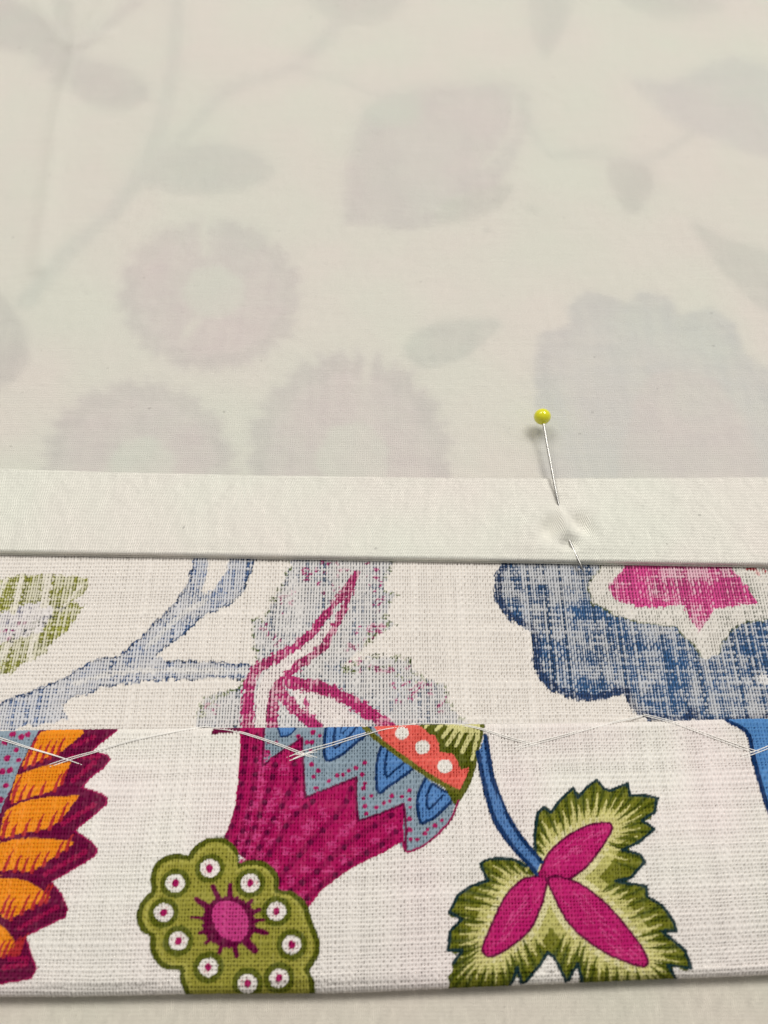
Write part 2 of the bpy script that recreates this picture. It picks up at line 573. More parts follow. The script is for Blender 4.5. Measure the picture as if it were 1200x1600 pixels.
for k, row in enumerate(dot_rows):
    H.line(row, 10, (148, 8, 78))
    for n_, (x, y) in enumerate(row):
        H.oval(x + rng.normal(0, 0.8), y + rng.normal(0, 0.8), 4.3, 5.0, MAGD, rot=0.5)
        if k + 1 < len(dot_rows) and 0 < k:
            nx = dot_rows[k + 1]
            q = min(nx, key=lambda p: (p[0] - x) ** 2 + (p[1] - y) ** 2)
            if math.hypot(q[0] - x, q[1] - y) < 60:
                mx, my = (x + q[0]) / 2 - 3, (y + q[1]) / 2 + 9
                for _ in range(9):
                    a, b = mx + rng.normal(0, 5.0), my + rng.normal(0, 4.6)
                    H.line([(a - 3.4, b), (a + 3.4, b)], 1.7, MAGL, smooth=False)
                for _ in range(3):
                    a, b = mx + rng.normal(0, 4.6), my + rng.normal(0, 4.0)
                    H.line([(a, b - 4.5), (a, b + 4.5)], 1.5, MAGL, smooth=False)
H.line([(413, 1130), (412, 1165), (410, 1197), (440, 1175), (472, 1153), (474, 1200), (477, 1247), (517, 1231), (557, 1215), (557, 1250), (559, 1283), (600, 1270), (631, 1256), (634, 1290), (634, 1330)], 4.0, MAGD, smooth=False)
for (x, y) in [(420, 1160), (419, 1175), (425, 1186), (437, 1183), (432, 1160), (447, 1172), (466, 1151), (480, 1160), (487, 1160), (489, 1145), (486, 1173), (487, 1195), (490, 1214), (494, 1232), (497, 1240), (514, 1221), (536, 1211), (527, 1212), (556, 1200), (570, 1192), (566, 1210),
               (570, 1225), (568, 1232), (568, 1248), (570, 1260), (572, 1272), (588, 1262), (609, 1252), (612, 1244), (628, 1245), (640, 1236), (641, 1262), (640, 1280), (640, 1297), (642, 1312), (652, 1312), (664, 1303), (668, 1296), (680, 1290), (690, 1282), (640, 1250), (600, 1255), (580, 1244), (545, 1205), (500, 1150), (497, 1205)]:
    H.dot(x, y, 2.8 + 1.7 * rng.random(), DOT)
drops = [([(430, 1130), (437, 1146), (440, 1151), (455, 1147), (470, 1130)], 3.2),
         ([(511, 1128), (507, 1160), (510, 1188), (532, 1181), (555, 1162), (578, 1142), (570, 1128)], 5.0),
         ([(598, 1162), (590, 1185), (588, 1210), (591, 1239), (606, 1230), (622, 1219), (650, 1194), (632, 1180), (612, 1170)], 5.0),
         ([(665, 1216), (655, 1238), (652, 1256), (657, 1285), (668, 1283), (682, 1275), (708, 1246), (690, 1234), (676, 1225)], 5.0)]
for d, wd in drops:
    H.poly(d, (84, 130, 186), smooth=False)
    H.line(d, wd, NAVY)
H.line([(526, 1130), (522, 1150), (523, 1168), (538, 1158), (558, 1136)], 4.0, NAVY)
H.line([(606, 1172), (602, 1192), (604, 1214), (618, 1203), (634, 1190)], 4.0, NAVY)
H.line([(673, 1228), (667, 1245), (669, 1264), (680, 1256), (692, 1243)], 4.0, NAVY)
H.line([(536, 1132), (533, 1146), (545, 1138)], 2.4, NAVY)
# coral band, olive cap
H.poly([(648, 1128), (757, 1128), (754, 1150), (748, 1172), (742, 1202), (734, 1226), (722, 1246), (712, 1262), (700, 1240), (660, 1170)], OLVD)
H.poly([(578, 1128), (648, 1128), (670, 1147), (680, 1150), (685, 1162), (687, 1175), (708, 1178), (714, 1188), (719, 1203), (733, 1200), (729, 1214), (720, 1232), (714, 1237), (698, 1227), (667, 1208), (633, 1185), (600, 1160)], CORAL)
H.line([(563, 1130), (587, 1153), (633, 1187), (667, 1211), (698, 1229), (716, 1238)], 9, (104, 104, 32))
for (x, y, r) in [(628, 1146, 11), (660, 1168, 12), (695, 1198, 12)]:
    H.dot(x, y, r, WHT, bare=True)
H.poly([(690, 1128), (750, 1128), (750, 1144), (735, 1146), (715, 1142), (700, 1137)], OLVL)
for a, b, wd in [((668, 1134), (664, 1138), 5), ((690, 1134), (681, 1141), 6), ((706, 1134), (692, 1152), 8), ((716, 1138), (698, 1164), 8), ((724, 1140), (712, 1166), 7), ((738, 1143), (722, 1175), 9), ((748, 1140), (738, 1187), 8)]:
    H.line([a, b], wd, OLVL, smooth=False, w2=wd * 0.75)
H.line([(754, 1128), (752, 1150), (746, 1172), (740, 1202), (731, 1228), (716, 1252)], 5, (92, 96, 30))
H.line([(716, 1252), (706, 1278), (690, 1298), (672, 1314), (655, 1325), (634, 1331), (630, 1316)], 4, (150, 26, 84))
H.cur = 0

# --- blue stem
motif(H, HN, HL, 'printed_stem', 'curved blue stem print with navy outline joining the green leaf')
sl_ = [(747, 1176), (755, 1220), (772, 1280), (800, 1322), (830, 1355), (838, 1366)]
sr_ = [(758, 1150), (764, 1185), (771, 1220), (790, 1270), (815, 1310), (846, 1347)]
H.poly(np.concatenate([spline(sl_), spline(sr_)[::-1]]), (82, 124, 178))
H.line(sl_, 8, NAVY); H.line(sr_, 8, NAVY)
H.cur = 0

# --- three-lobed leaf
motif(H, HN, HL, 'printed_lobed_leaf', 'olive three lobed leaf print with magenta petals at its heart')
leaf = [(845, 1362), (837, 1340), (835, 1305), (840, 1270), (850, 1262), (861, 1270), (875, 1250), (895, 1232), (903, 1246), (917, 1230), (932, 1219), (943, 1232), (952, 1236), (980, 1225), (984, 1243), (1005, 1243), (1027, 1247), (1022, 1270), (1003, 1282), (1022, 1295),
        (1000, 1315), (972, 1328), (1000, 1335), (1007, 1347), (985, 1372), (962, 1377), (1010, 1385), (1010, 1400), (1035, 1415), (1052, 1440), (1057, 1455), (1034, 1455), (1070, 1485), (1080, 1512), (1043, 1508), (1056, 1527), (1052, 1548), (912, 1548), (902, 1505), (885, 1533), (865, 1495), (856, 1488), (842, 1510),
        (815, 1536), (808, 1512), (790, 1548), (698, 1548), (708, 1505), (722, 1485), (700, 1485), (703, 1455), (722, 1436), (702, 1426), (715, 1400), (735, 1385), (762, 1376), (750, 1350), (765, 1342), (800, 1342), (822, 1354)]
H.poly(leaf, (116, 118, 34))
lobes = [
    [(845, 1362), (860, 1330), (895, 1301), (935, 1286), (956, 1291), (945, 1316), (920, 1350), (890, 1372), (855, 1374)],
    [(852, 1372), (820, 1373), (790, 1400), (766, 1450), (754, 1480), (761, 1494), (785, 1487), (825, 1456), (845, 1416), (853, 1385)],
    [(857, 1372), (895, 1376), (940, 1406), (980, 1450), (1005, 1485), (1011, 1507), (990, 1507), (940, 1485), (895, 1450), (870, 1410)]]
# pale halo round the magenta petals, with feathered strokes reaching into the lobes
for lo in lobes:
    q = spline(lo, True, 5)
    H.line(q, 50, (188, 184, 110), smooth=False, closed=True)
for lo in lobes:
    q = spline(lo, True, 5)
    H.line(q, 22, (216, 210, 162), smooth=False, closed=True)
# nothing of the halo may spill past the leaf's own edge
lf = np.array(leaf, float)
lfd = np.concatenate([lf[i] + (lf[(i + 1) % len(lf)] - lf[i]) * np.linspace(0, 1, max(2, int(np.hypot(*(lf[(i + 1) % len(lf)] - lf[i])) / 5)), endpoint=False)[:, None] for i in range(len(lf))])
allq = np.concatenate([spline(lo, True, 8) for lo in lobes])
k = 0
for i in range(0, len(lfd), 2):
    p = lfd[i]
    d = np.hypot(*(allq - p).T)
    q = allq[d.argmin()]; dd = d.min()
    if dd < 12:
        continue
    u = (q - p) / dd
    u = u + 0.55 * ((848, 1372) - p) / np.hypot(*((848, 1372) - p)); u /= np.hypot(*u)
    nrm = np.array([-u[1], u[0]])
    k += 1
    if k % 2:
        reach = min(dd, 70) * (0.64 + 0.36 * rng.random())
        bend = rng.normal(0, 1.5)
        H.line([p + u * 6, p + u * reach * 0.5 + nrm * bend, p + u * reach], 13, (100, 106, 24), w2=0.9)
        H.line([p + u * 3, p + u * reach * 0.35 + nrm * bend * 0.7, p + u * reach * 0.8], 6.0, (66, 76, 14), w2=0.9)
    elif dd > 22:
        a = p + u * dd * 0.95; b = p + u * dd * (0.22 + 0.15 * rng.random())
        H.line([a, (a + b) / 2 - nrm * 1.5, b], 7.0, (206, 200, 134), w2=1.6)
H.line(leaf[1:36], 5.0, (22, 50, 54), smooth=False)
H.line(leaf[37:46], 5.0, (22, 50, 54), smooth=False)
H.line(leaf[47:], 5.0, (22, 50, 54), smooth=False)
for lo in lobes:
    H.poly(lo, (186, 30, 108), smooth=True)
    c = np.mean(lo, 0)
    q = np.array(lo, float)
    ax = q[np.hypot(*(q - q[0]).T).argmax()] - q[0]
    for t in np.linspace(0.25, 0.85, 9):
        m = q[0] + ax * t
        for _ in range(3):
            o = m + rng.normal(0, 7, 2)
            e = ax / np.hypot(*ax) * (4 + 4 * rng.random())
            dmin = np.hypot(*(spline(lo, True) - o).T).min()
            if dmin > 6:
                H.line([o - e, o + e], 2.0, (206, 74, 136), smooth=False)
    H.line(lo, 3.6, MAGD, closed=True)
H.dot(848, 1366, 7, (164, 22, 92))
H.cur = HN.index('printed_stem')
H.poly(np.concatenate([spline(sl_)[14:], spline(sr_)[::-1][:17]]), (82, 124, 178))
H.line(sl_[2:], 7, NAVY); H.line(sr_[3:], 7, NAVY)
H.cur = 0

# --- green scalloped flower
motif(H, HN, HL, 'printed_scalloped_flower', 'olive green scalloped flower print with white dots and pink centre')
sc = [(367, 1330), (348, 1313), (323, 1315), (303, 1330), (295, 1341), (273, 1338), (250, 1348), (240, 1367), (240, 1393), (225, 1410), (218, 1430), (223, 1450), (238, 1462), (240, 1487), (257, 1509), (283, 1512), (287, 1534), (299, 1556), (330, 1566), (440, 1566),
      (484, 1556), (487, 1535), (480, 1516), (493, 1493), (495, 1470), (484, 1440), (475, 1414), (457, 1398), (433, 1393), (430, 1368), (413, 1351), (390, 1348), (371, 1353)]
H.poly(sc, (152, 148, 60), smooth=True)
H.line(sc, 8.5, OLVD, closed=True)
cen = np.array((357, 1438.0))
inner = [(np.array(p) - cen) * 0.93 + cen for p in sc]
H.line(inner, 4.5, (166, 162, 74), closed=True)
for (x, y) in [(328, 1357), (274, 1380), (391, 1380), (256, 1426), (279, 1470), (432, 1424), (456, 1476), (326, 1511), (387, 1536), (436, 1528)]:
    H.dot(x, y, 22.5, (92, 98, 22))
    H.oval(x, y, 15, 14.5, WHT, bare=True)
    for a in rng.random(5) * 6.28:
        H.dot(x + 10 * math.cos(a), y + 9 * math.sin(a), 1.2, (196, 150, 150))
    H.oval(x, y, 5.2, 6.6, DOT, rot=0.3)
for (x, y, wd) in [(307, 1405, 9), (333, 1385, 8), (360, 1383, 8), (393, 1408, 8), (405, 1422, 7), (412, 1437, 6), (417, 1458, 8), (398, 1485, 12), (370, 1493, 8), (343, 1488, 7), (322, 1473, 6), (312, 1458, 6), (300, 1433, 5)]:
    d = np.array((x, y)) - (358, 1440)
    s0 = np.array((358, 1440)) + d * 0.55
    H.line([s0, (x, y)], wd * 1.15, MAGD, smooth=False, w2=wd * 0.85)
t_ = np.linspace(0, 6.283, 20, endpoint=False)
for a in np.linspace(0, 6.283, 40, endpoint=False):
    r_ = 37 + 3.5 * rng.random()
    H.line([(358, 1440), (358 + r_ * math.cos(a), 1440 + r_ * 0.98 * math.sin(a))], 6, MAGD, smooth=False)
H.poly([(332, 1424), (340, 1411), (358, 1408), (374, 1414), (386, 1429), (389, 1446), (384, 1462), (372, 1470), (354, 1467), (340, 1455), (333, 1441)], PINK, smooth=True)
H.cur = 0

# --- blue strip at right
motif(H, HN, HL, 'printed_blue_stalk', 'broad blue stalk print with navy edge at the right')
H.poly([(1126, 1116), (1133, 1124), (1155, 1136), (1169, 1149), (1175, 1175), (1182, 1205), (1196, 1252), (1215, 1300), (1250, 1350), (1320, 1450), (1420, 1560), (1520, 1560), (1400, 1430), (1330, 1310), (1300, 1200), (1290, 1110)], (84, 136, 192))
H.line([(1290, 1110), (1300, 1200), (1330, 1310), (1400, 1430), (1520, 1560)], 8, NAVY)
H.line([(1128, 1118), (1136, 1127), (1155, 1136), (1169, 1149), (1175, 1175), (1182, 1205), (1196, 1252), (1215, 1300), (1250, 1350), (1320, 1450), (1420, 1560)], 8, NAVY)
H.cur = 0

# =================================================================== the curtain's wrong side between lining and hem
BY1 = float(unproj(600, 838)[1]); BY0 = float(unproj(600, 1160)[1])
BX0, BX1 = -108.0, 108.0
B = Canvas(BX0, BX1, BY0 - 1, BY1 + 1, 12.0, back_inv, 9.9)
BN = ['back_cloth']; BL = [None]
BT = {}                                       # label -> how pale the thread crowns stay
motif(B, BN, BL, 'faded_leaf', 'faded olive leaf showing through the back of the cloth')
B.cb = 0.46
B.poly([(-160, 880), (0, 905), (37, 898), (73, 897), (100, 900), (140, 902), (133, 925), (110, 941), (132, 946), (117, 967), (103, 987), (73, 1010), (70, 1023), (45, 1032), (27, 1042), (17, 1055), (0, 1053), (-160, 1010)], (150, 152, 62))
B.cb = 0.16
B.poly([(-160, 960), (-20, 966), (30, 946), (73, 938), (84, 955), (66, 985), (30, 998), (-20, 1012), (-160, 1000)], (176, 176, 200))
B.cb = 0.12
for (p, q, wd) in [((20, 955), (34, 900), 9), ((70, 945), (75, 900), 12), ((100, 945), (125, 915), 6), ((45, 1030), (55, 990), 8), ((0, 1030), (20, 1000), 9), ((-5, 940), (8, 905), 6)]:
    B.line([p, q], wd, (190, 188, 130), smooth=False)
B.cb = 0.50
for i in range(34):
    t = rng.random()
    x = 5 + 95 * t; y = 1010 - 62 * t + rng.normal(0, 5)
    B.dot(x, y, 1.5 + rng.random(), (28, 44, 40))
for (x, y) in [(-4, 988), (8, 984), (20, 985), (30, 974), (40, 972), (12, 1000), (-10, 990)]:
    B.dot(x, y, 3, (150, 40, 110))

motif(B, BN, BL, 'faded_branch', 'faded pale blue branch forking across the back of the cloth')
B.cb = 0.27
br = [(-160, 1140), (0, 1100), (57, 1078), (100, 1060), (150, 1030), (187, 1026), (233, 985), (267, 950), (293, 917), (301, 890), (306, 840), (330, 840), (324, 890), (315, 920), (320, 931), (337, 918), (352, 895), (366, 840),
      (408, 840), (398, 877), (378, 926), (360, 943), (320, 960), (287, 990), (240, 1024), (262, 1033), (293, 1033), (345, 1037), (400, 1040), (398, 1061), (333, 1057), (287, 1060), (233, 1063), (153, 1074), (147, 1080), (110, 1090), (97, 1100), (104, 1122), (90, 1127), (0, 1142), (-160, 1170)]
B.poly(br, (70, 110, 166))
B.cb = 0.60
B.line(br[1:10], 4.0, (26, 60, 104), smooth=False)
B.line(br[18:25], 3.2, (40, 72, 112), smooth=False)
B.line(br[25:29], 3.2, (26, 60, 104), smooth=False)
B.line(br[29:37], 3.2, (40, 70, 112), smooth=False)
B.cb = 0.14
B.line([(120, 1065), (200, 1048), (300, 1047), (390, 1050)], 8, (150, 170, 196), smooth=False)
B.line([(230, 1010), (290, 955), (320, 940)], 9, (130, 155, 186), smooth=False)

motif(B, BN, BL, 'faded_veined_leaf', 'pale grey leaf with magenta veins on the back of the cloth')
B.cb = 0.20
vl = [(470, 840), (445, 905), (433, 927), (413, 968), (393, 966), (397, 1003), (403, 1035), (392, 1062), (377, 1073), (345, 1082), (320, 1090), (305, 1120), (305, 1150), (740, 1150), (727, 1128), (702, 1105), (693, 1069), (653, 1057), (637, 1031),
      (577, 1026), (540, 1048), (533, 1042), (567, 1010), (592, 985), (617, 977), (600, 966), (617, 927), (597, 922), (614, 880), (606, 840)]
B.poly(vl, (112, 130, 158))
for i in range(150):
    a = rng.integers(0, len(vl)); p = np.array(vl[a], float); q = np.array(vl[(a + 1) % len(vl)], float)
    if p[1] > 1140 or q[1] > 1140:
        continue
    o = p + (q - p) * rng.random() + rng.normal(0, 2.5, 2)
    B.cb = 0.55
    B.dot(*o, 1.7 + rng.random(), (84, 104, 36))
for (p, q) in [((565, 1020), (640, 1028)), ((600, 1052), (680, 1066)), ((540, 1050), (610, 1042)), ((575, 1010), (580, 990)), ((320, 1105), (350, 1085)), ((310, 1128), (318, 1105))]:
    B.cb = 0.55
    for t in np.linspace(0, 1, 9):
        B.dot(p[0] + (q[0] - p[0]) * t + rng.normal(0, 2), p[1] + (q[1] - p[1]) * t + rng.normal(0, 1.5), 2.0, (98, 112, 40))
for (cx, cy, dx, dy, n) in [(480, 897, 12, 10, 12), (445, 935, 12, 14, 12), (515, 885, 14, 9, 9), (520, 920, 12, 16, 9), (412, 985, 7, 12, 8), (585, 905, 9, 14, 14), (592, 940, 8, 10, 8), (580, 980, 13, 12, 22), (545, 1010, 10, 12, 12), (590, 1047, 26, 5, 18), (648, 1075, 26, 11, 22), (690, 1105, 10, 10, 10), (560, 1030, 14, 8, 7), (334, 1105, 9, 7, 9), (650, 1092, 20, 6, 9), (430, 1000, 6, 10, 6)]:
    for i in range(n):
        B.cb = 0.62
        x, y = cx + rng.normal(0, dx * 0.7), cy + rng.normal(0, dy * 0.7)
        B.line([(x, y), (x + 4.5 * rng.random(), y - 2 * rng.random())], 3.2, (164, 36, 108), smooth=False)
# magenta veins
B.cb = 0.12
B.poly([(398, 1145), (402, 1080), (412, 1050), (450, 1025), (486, 1000), (520, 965), (512, 1000), (480, 1030), (440, 1062), (424, 1090), (420, 1145)], (214, 190, 202))
B.poly([(455, 1075), (500, 1082), (540, 1105), (585, 1145), (510, 1145), (470, 1110)], (214, 190, 202))
B.cb = 0.80
MG = (174, 32, 104)
B.line([(386, 1148), (388, 1100), (392, 1062), (405, 1042), (447, 1019), (487, 988), (513, 955), (535, 928), (548, 908), (557, 894)], 20, MG, w2=10)
B.line([(424, 1148), (427, 1105), (430, 1082), (445, 1060), (480, 1030), (507, 1008), (527, 970), (545, 935), (556, 900)], 18, MG, w2=9)
B.line([(455, 1066), (500, 1074), (540, 1092), (587, 1120), (610, 1140)], 19, MG, w2=20)
B.line([(440, 1080), (457, 1106), (487, 1128), (500, 1150)], 17, MG)
B.line([(470, 1085), (490, 1120)], 10, (196, 78, 134))
B.cb = 0.10
for (x, y, r) in [(468, 1090, 9), (493, 1107, 10), (527, 1124, 12), (548, 1128, 9), (410, 1075, 6), (408, 1100, 7), (407, 1125, 7), (428, 1048, 5), (470, 1022, 5), (460, 1032, 5)]:
    B.dot(x, y, r, (226, 204, 212))

motif(B, BN, BL, 'faded_scalloped_flower', 'faded indigo scalloped flower with pink heart on the back of the cloth')
B.cb = 0.50
bf = [(798, 840), (790, 883), (779, 902), (781, 939), (800, 964), (832, 985), (838, 1006), (838, 1039), (854, 1064), (879, 1081), (921, 1089), (958, 1083), (977, 1079), (988, 1102), (1008, 1117), (1036, 1121), (1054, 1126), (1075, 1122), (1084, 1112), (1094, 1124), (1117, 1128), (1160, 1124), (1200, 1119), (1270, 1110), (1320, 1080), (1370, 1040), (1390, 980), (1370, 840)]
B.poly(bf, (40, 84, 130), smooth=False)
B.cb = 0.72
B.line(bf[1:13], 13, (18, 54, 98)); B.line(bf[12:23], 11, (18, 54, 98))
B.cb = 0.10
B.poly([(945, 840), (933, 893), (917, 916), (925, 943), (967, 962), (1000, 975), (1054, 977), (1083, 1010), (1100, 1031), (1121, 1022), (1142, 985), (1167, 972), (1200, 970), (1300, 940), (1310, 840)], (150, 154, 140))
B.cb = 0.62
B.line([(945, 870), (933, 893), (917, 916), (925, 943), (967, 962), (1000, 974), (1054, 977), (1083, 1010), (1098, 1028)], 2.6, (74, 88, 40), smooth=False)
B.line([(1121, 1022), (1142, 985), (1167, 972), (1200, 970)], 2.2, (74, 88, 60), smooth=False)
B.cb = 0.70
B.poly([(990, 840), (975, 889), (952, 912), (952, 924), (962, 937), (992, 947), (1029, 950), (1067, 945), (1079, 966), (1092, 988), (1104, 968), (1117, 952), (1150, 944), (1184, 946), (1167, 915), (1142, 887), (1130, 840)], (204, 66, 136))
B.cb = 0.6
for (x, y) in [(1178, 890), (1184, 896), (1196, 892), (1172, 888)]:
    B.dot(x, y, 4, (170, 50, 60))
B.cb = 0.15
B.dot(1196, 1062, 10, (150, 170, 196))
B.cur = 0

# soften ink edges of the back print a touch, dye wicks along the threads
CLOTH = np.array([0.755, 0.715, 0.68])


def weave_height(U, Vv, wu, wv):
    """plain weave: U,Vv in thread counts; wu/wv thread half widths per point"""
    iu = np.round(U); iv = np.round(Vv)
    du = np.abs(U - iu); dv = np.abs(Vv - iv)
    A = 0.034
    zw = 0.016 + 0.020 * np.cos(math.pi * (Vv - iu)) + 0.17 * np.sqrt(np.clip(1 - (du / wu) ** 2, 0, 1)) - np.where(du > wu, 0.12, 0)
    zf = -A * np.cos(math.pi * (U - iv)) + 0.17 * np.sqrt(np.clip(1 - (dv / wv) ** 2, 0, 1)) - np.where(dv > wv, 0.12, 0)
    warp_top = zw > zf
    hole = np.clip((du - 0.25) / 0.25, 0, 1) * np.clip((dv - 0.06) / 0.44, 0, 1)
    return np.maximum(zw, zf), warp_top, hole


def threads(n, base, jit, seed):
    r = np.random.default_rng(seed)
    w_ = np.clip(r.normal(1, jit, n), 0.6, 1.6)
    w_ = w_ / w_.mean() * base
    return np.concatenate([[0], np.cumsum(w_)]), r.normal(0.0, 1, n + 1)


def weave_grid(x0, x1, s0, s1, px, ps, su, sv, seed):
    nu = int((x1 - x0) / px); nv = int((s1 - s0) / ps)
    Xk, ru = threads(nu, px, 0.18, seed)
    Sk, rv = threads(nv, ps, 0.26, seed + 1)
    u = np.arange(0, nu * su + 1) / su; v = np.arange(0, nv * sv + 1) / sv
    X = x0 + np.interp(u, np.arange(nu + 1), Xk); S = s0 + np.interp(v, np.arange(nv + 1), Sk)
    U, Vv = np.meshgrid(u, v); X, S = np.meshgrid(X, S)
    rU = ru[np.clip(np.round(U).astype(int), 0, nu)]; rV = rv[np.clip(np.round(Vv).astype(int), 0, nv)]
    # slubs: each yarn swells and thins along its length
    slu = noise2(np.round(U) * 3.7, S, 1.0, seed + 5, 5.0) - 0.5
    slv = noise2(X, np.round(Vv) * 3.7, 7.0, seed + 6, 1.0) - 0.5
    wu = np.clip(0.465 + 0.022 * rU + 0.09 * slu, 0.36, 0.62)
    wv = np.clip(0.455 + 0.026 * rV + 0.11 * slv, 0.34, 0.64)
    h, wt, hole = weave_height(U, Vv, wu, wv)
    h = h + 0.010 * rV * (~wt) + 0.022 * rU * wt + 0.06 * np.where(wt, slu, slv)
    # gaps between the yarns: every other one opens wider
    ci = np.floor(U).astype(int); cj = np.floor(Vv).astype(int)
    hr = np.random.default_rng(seed + 11).random((nv + 2, nu + 2))
    par = ((ci + cj) % 2) * (0.55 + 0.45 * noise2(X, S, 9.0, seed + 12))
    open_ = np.clip(0.18 + 0.55 * par + 0.45 * (hr[cj, ci] - 0.4) - 2.0 * (wu - 0.465) - 1.4 * (wv - 0.455), 0.02, 1.1)
    h = h - 0.88 * hole * open_
    # yarns wander sideways
    dX = 0.16 * (noise2(X, S, 9.0, seed + 7) - 0.5) + 0.05 * (noise2(X, S, 1.2, seed + 8) - 0.5)
    dS = 0.30 * (noise2(X, S, 11.0, seed + 9) - 0.5) + 0.08 * (noise2(X, S, 1.4, seed + 10) - 0.5)
    yarn = np.where(wt, rU + slu * 2, rV + slv * 2)
    global CELL
    CELL = (hr[np.round(Vv).astype(int), np.round(U).astype(int)] - 0.5, hr[::-1, ::-1][np.round(Vv).astype(int), np.round(U).astype(int)] - 0.5)
    return U, Vv, X + dX, S + dS, h, wt, yarn


def split_build(names, labels, parts, V, Fq, C, fl, mat, parent, base_parent):
    base = None
    for i, nm in enumerate(names):
        f = Fq[fl == i]
        if len(f) == 0:
            continue
        used = np.unique(f)
        rm = np.zeros(len(V), np.int32); rm[used] = np.arange(len(used))
        o = mesh_obj(nm, V[used], rm[f], mat, parent if i == 0 else base, cols=C[used])
        if i == 0:
            base = o
        elif labels[i]:
            o['label'] = labels[i]
    return base


curtain = empty('printed_curtain', (0, 0, 0))
tag(curtain, 'white linen curtain printed with flowers, its hem turned up and herringbone stitched', 'curtain')

# ---- hem
SU, SV = 4, 4
U, Vv, X, S, h, wt, yarn = weave_grid(HX0, HX1, 0.0, L0 + FOLD_R * 2.9, 0.446, 0.60, SU, SV, 20)
S = np.maximum(S, 0) * 1.0
Y, Z = hem_surface(X, S)
e = 0.05
Y1, Z1 = hem_surface(X, S + e)
ny, nz = -(Z1 - Z), (Y1 - Y)
ln_ = np.hypot(ny, nz) + 1e-9
sg = -1.0
NY, NZ = -ny / ln_ * 1.0, -nz / ln_ * 1.0
flip = (S < L0) & (NZ < 0)
NY = np.where(flip, -NY, NY); NZ = np.where(flip, -NZ, NZ)
Vh = np.stack([X, Y + NY * h, Z + NZ * h], -1).reshape(-1, 3)
jx = 0.10 * (noise2(X, S, 0.5, 61) - 0.5); js = 0.12 * (noise2(X, S, 0.5, 62) - 0.5)
col, ink, _, lab = H.sample(X + jx, S + js)
hn = np.clip((h + 0.20) / 0.45, 0, 1)
cloth = CLOTH * (1 + 0.028 * np.clip(yarn, -2, 2))[..., None]
pinkish = noise2(X, S, 7.0, 70)
cloth = cloth * (1 + np.stack([0.015 * (pinkish - 0.5), -0.045 * (pinkish - 0.5), -0.004 * (pinkish - 0.5)], -1))
# dye takes unevenly: slightly thinner on proud fibres
thin = np.clip(0.03 * sm(0.70, 1.0, hn) * noise2(X, S, 0.9, 71) + 0.006 * yarn, 0, 0.3)
dye = ink * (1 - thin)
C = cloth * (1 - dye[..., None]) + col * 0.93 * (1 + 0.05 * np.clip(yarn, -2, 2))[..., None] * dye[..., None]
nv_, nu_ = X.shape
Fh = grid_faces(nu_, nv_)[:, ::-1]
lf_ = lab[:-1, :-1].reshape(-1).copy()
split_build(HN, HL, None, Vh, Fh, C.reshape(-1, 3), lf_, M_LINEN, curtain, None)

# ---- wrong side strip
U, Vv, X, S, h, wt, yarn = weave_grid(BX0, BX1, BY0, BY1, 0.446, 0.60, SU, SV, 40)
Zb = 0.10 * (noise2(X, S, 14.0, 5) - 0.5)
Vb = np.stack([X, S, Zb + h - 0.15], -1).reshape(-1, 3)
jx = 0.3 * (noise2(X, S, 0.8, 63) - 0.5) + 0.50 * CELL[0]; js = 0.3 * (noise2(X, S, 0.8, 64) - 0.5) + 0.50 * CELL[1]
col, ink, bl, lab = B.sample(X + jx, S + js)
hn = (np.argsort(np.argsort(h, axis=None)) / h.size).reshape(h.shape)
cloth = CLOTH * np.array([0.985, 0.985, 0.97]) * (1 + 0.02 * np.clip(yarn, -2, 2))[..., None]
streak = 0.5 * noise2(X, S, 0.7, 81, 4.0) + 0.5 * noise2(X, S, 4.0, 82, 0.8)
patch = noise2(X, S, 3.2, 83)
fine = noise2(X, S, 0.45, 84)
lev = bl + (0.26 * (streak - 0.5) + 0.55 * (patch - 0.5) + 0.42 * (noise2(X, S, 1.3, 85) - 0.5)) * np.where(bl > 0.4, 1.0, 0.35) + 0.16 * (fine - 0.5) + 0.18 * CELL[0]
soak = 1 - sm(-0.07, 0.07, hn - lev)
tint = np.clip(0.20 + 0.34 * sm(0.1, 0.9, bl), 0, 0.6) * (0.85 + 0.3 * patch)
deep = 1 - 0.74 * (1 - sm(0.05, 0.42, hn))             # dye lies thick where it was pushed through the gaps
dye = ink * np.clip(np.maximum(soak * 0.97, tint), 0, 1)
pale = np.clip(col, 1e-4, 1) ** 0.72                     # thin dye on the proud yarns
C = cloth * (1 - dye[..., None]) + (np.where((soak > 0.5)[..., None], col * deep[..., None], pale) * (0.9 + 0.2 * patch)[..., None]) * dye[..., None]
nv_, nu_ = X.shape
Fb = grid_faces(nu_, nv_)
split_build(BN, BL, None, Vb, Fb, C.reshape(-1, 3), lab[:-1, :-1].reshape(-1).copy(), M_LINEN, curtain, None)

# ---- the rest of the panel, under the lining (its print shades through the lining)
PY1 = float(unproj(600, -260)[1])
PX = 150.0


def under_inv(px, py):
    return unproj(px, py, 0.4)


Uc = Canvas(-PX, PX, BY1 - 6, PY1, 4.0, under_inv, 8.0)
MV = (168, 120, 156); MVD = (128, 84, 122); BG = (92, 100, 118); GR = (112, 118, 96); BGL = (150, 160, 170)


def scallop(cx, cy, rx, ry, n, dep, color, ph=0.0):
    t = np.linspace(0, 2 * math.pi, n * 8, endpoint=False)
    r = 1 + dep * np.abs(np.sin(t * n / 2 + ph)) - dep
    Uc.poly(np.stack([cx + rx * r * np.cos(t), cy + ry * r * np.sin(t)], 1), color)


